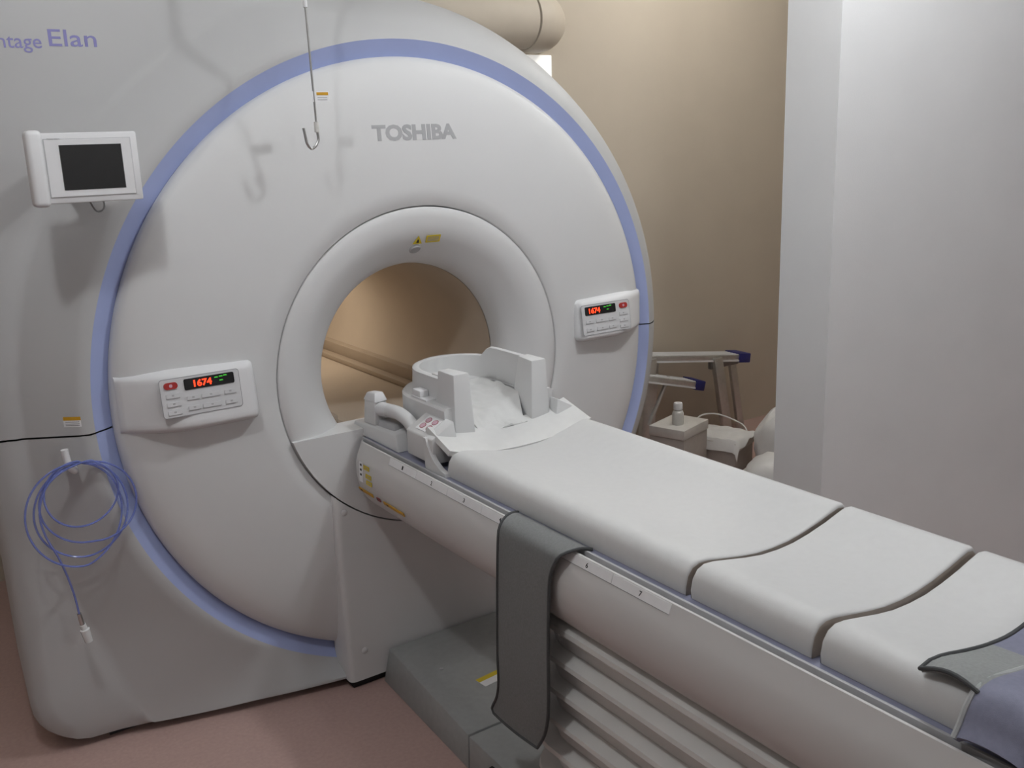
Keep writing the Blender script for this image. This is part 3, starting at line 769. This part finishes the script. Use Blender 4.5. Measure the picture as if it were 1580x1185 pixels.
# ------------------------------------------------------------------ alcove: step stool, boxes, bottle, bags, duct, bright patch
T = thing('step_stool', 'aluminium step stool with dark blue end caps against the beige wall', 'step stool', (2.1, .97, F0))
def tread(a, b, depth, caplen):                 # a hidden end, b capped end
    a, b = Vector(a), Vector(b); ex = (b-a).normalized(); ez = Vector((0, 0, 1)); ey = ez.cross(ex).normalized(); ez = ex.cross(ey); L = (b-a).length
    M = frame(b, ex, ey, ez)
    tr = obj('tread', *xf(box(-L, 0, -depth/2, depth/2, -.026, .0, .002), M), 'aluminium', T)
    for i in range(5):
        y = -depth/2+depth*(i+.5)/5
        obj('tread_rib', *xf(box(-L, -.001, y-.006, y+.006, -.001, .004), M), 'panel_white', tr, smooth=False)
    obj('front_lip', *xf(box(-L, 0, -depth/2-.003, -depth/2+.001, -.034, -.026), M), 'panel_white', tr, smooth=False)
    obj('end_cap', *xf(box(-.004, caplen, -depth/2-.006, depth/2+.006, -.040, .010, .005), M), 'cap_blue', T)
tread((1.80, 1.00, -.405), (2.395, .965, -.484), .105, .075)
tread((1.66, .95, -.465), (2.035, .915, -.560), .105, .055)
for a, b, w in (((2.232, .925, -.475), (2.325, .925, F0), .030), ((2.405, .985, -.52), (2.500, .995, F0), .022), ((1.80, .95, -.42), (1.74, .95, F0), .030), ((1.90, 1.03, -.43), (1.87, 1.04, F0), .022)):
    a, b = Vector(a), Vector(b); X = Vector((1, 0, 0)); Y = Vector((0, 1, 0))
    obj('leg', *hexa([b-X*w-Y*w*.5, b+X*w-Y*w*.5, b+X*w+Y*w*.5, b-X*w+Y*w*.5, a-X*w-Y*w*.5, a+X*w-Y*w*.5, a+X*w+Y*w*.5, a-X*w+Y*w*.5], .003), 'aluminium', T)
obj('brace', *tube([(1.90, .93, -.52), (1.77, .93, -.75)], .010, 8), 'aluminium', T)
obj('top_bracket', *box(2.20, 2.40, .93, .955, -.535, -.495, .003), 'steel_dark', T)
def carton(name, label, cx, cy, rz, wx, wy, ht):
    t = thing(name, label, 'box', (cx, cy, F0))
    M = Matrix.Translation((cx, cy, F0)) @ Matrix.Rotation(rz, 4, 'Z')
    b = obj('body', *xf(box(-wx/2, wx/2, -wy/2, wy/2, 0, ht-.03, .002), M), 'cardboard_side', t)
    obj('lid', *xf(box(-wx/2-.004, wx/2+.004, -wy/2-.004, wy/2+.004, ht-.045, ht, .003), M), 'cardboard_white', t)
    return t
carton('carton', 'low white lidded box with a small bottle standing on it', 1.60, .545, .30, .22, .17, .315)
carton('carton', 'grey-sided white box under a white cloth in the alcove', 1.845, .50, .33, .20, .20, .215)
# bottle
T = thing('plastic_bottle', 'small white plastic bottle standing on the low white box', 'bottle', (1.575, .525, -.615))
def turned(prof, x, y, n=24):
    V, F = lathe(prof, n=n); return [(x+a, y+c, b) for a, b, c in V], F
obj('bottle_body', *turned([(.0005, -.615), (.024, -.615), (.026, -.610), (.026, -.565), (.022, -.553), (.016, -.548), (.016, -.54), (.0005, -.54)], 1.575, .525), 'frosted', T)
obj('bottle_cap', *turned([(.0005, -.545), (.0205, -.545), (.0205, -.520), (.018, -.515), (.0005, -.514)], 1.575, .525), 'panel_white', T)
# draped cloth over second box
rows = []
M = Matrix.Translation((1.845, .50, 0)) @ Matrix.Rotation(.33, 4, 'Z')
for i in range(21):
    u = -1+2*i/20; row = []
    for j in range(21):
        v = -1+2*j/20
        x, y = u*.118, v*.118; e = max(abs(u), abs(v)) if not (v < -.8 and u > -.3) else abs(u)
        z = F0+.221+.010*noise.noise(Vector((u*2.4, v*2.4, 3)))+.006-.05*smooth01((abs(u)-.84)/.16)-.04*smooth01((-v-.86)/.14)*(.3+.7*smooth01((.2-u)*2))
        row.append(M @ Vector((x, y, z)))
    rows.append(row)
solo('cloth', grid_slab(rows, .003), 'bag_white', 'white cloth draped over the grey-sided box', 'cloth')
def lump(c, r, seed, amp=.12, flat=None):
    bm = bmesh.new(); bmesh.ops.create_icosphere(bm, subdivisions=4, radius=1)
    for v in bm.verts:
        d = v.co.normalized(); k = 1+amp*noise.noise(d*1.8+Vector((seed, 0, 0)))+amp*.5*noise.noise(d*5+Vector((0, seed, 0)))+amp*.3*abs(noise.noise(d*9+Vector((0, 0, seed))))
        v.co = Vector((c[0]+d.x*r[0]*k, c[1]+d.y*r[1]*k, max(F0+.002, c[2]+d.z*r[2]*k)))
    return from_bm(bm)
solo('plastic_bag', lump((1.975, .275, -.75), (.135, .10, .195), 3), 'bag_white', 'tall crumpled white plastic bag beside the white partition wall', 'bag')
solo('plastic_bag', lump((1.68, .05, -.80), (.17, .13, .145), 9, .10), 'bag_white', 'low rounded white plastic bag in front of the taller bag', 'bag')
solo('cord', tube(spline([(1.74, .58, -.70), (1.80, .62, -.645), (1.90, .60, -.645), (1.98, .52, -.69), (1.97, .47, -.72)], 8), .0035, 8), 'bag_white', 'thin white cord arching over the cloth-covered box', 'cord')
# duct
T = thing('air_duct', 'beige round duct running along the wall above the scanner', 'duct', (1.0, .95, 1.0))
obj('duct_run', *tube([(.52, .95, 1.125), (.9, .95, 1.125), (1.10, .95, 1.125)], .113, 40), 'duct_beige', T)
obj('duct_riser', *cyl((.52, .95, .955), (.52, .95, 1.24), .118, n=40), 'duct_beige', T)
arcp = [(1.10+.14*math.sin(PI/2*i/10), .95+.14*(1-math.cos(PI/2*i/10)), 1.125) for i in range(11)]+[(1.24, 1.11, 1.125)]
obj('duct_elbow', *tube(arcp, .116, 40), 'duct_beige', T)
solo('bright_patch', box(1.19, 1.337, 1.085, 1.102, .70, 1.005, .003), 'patch_glow', 'unidentified bright white patch with added glow on the beige wall under the duct', 'light')  # unidentified bright spot; its glow is added to make it look lit
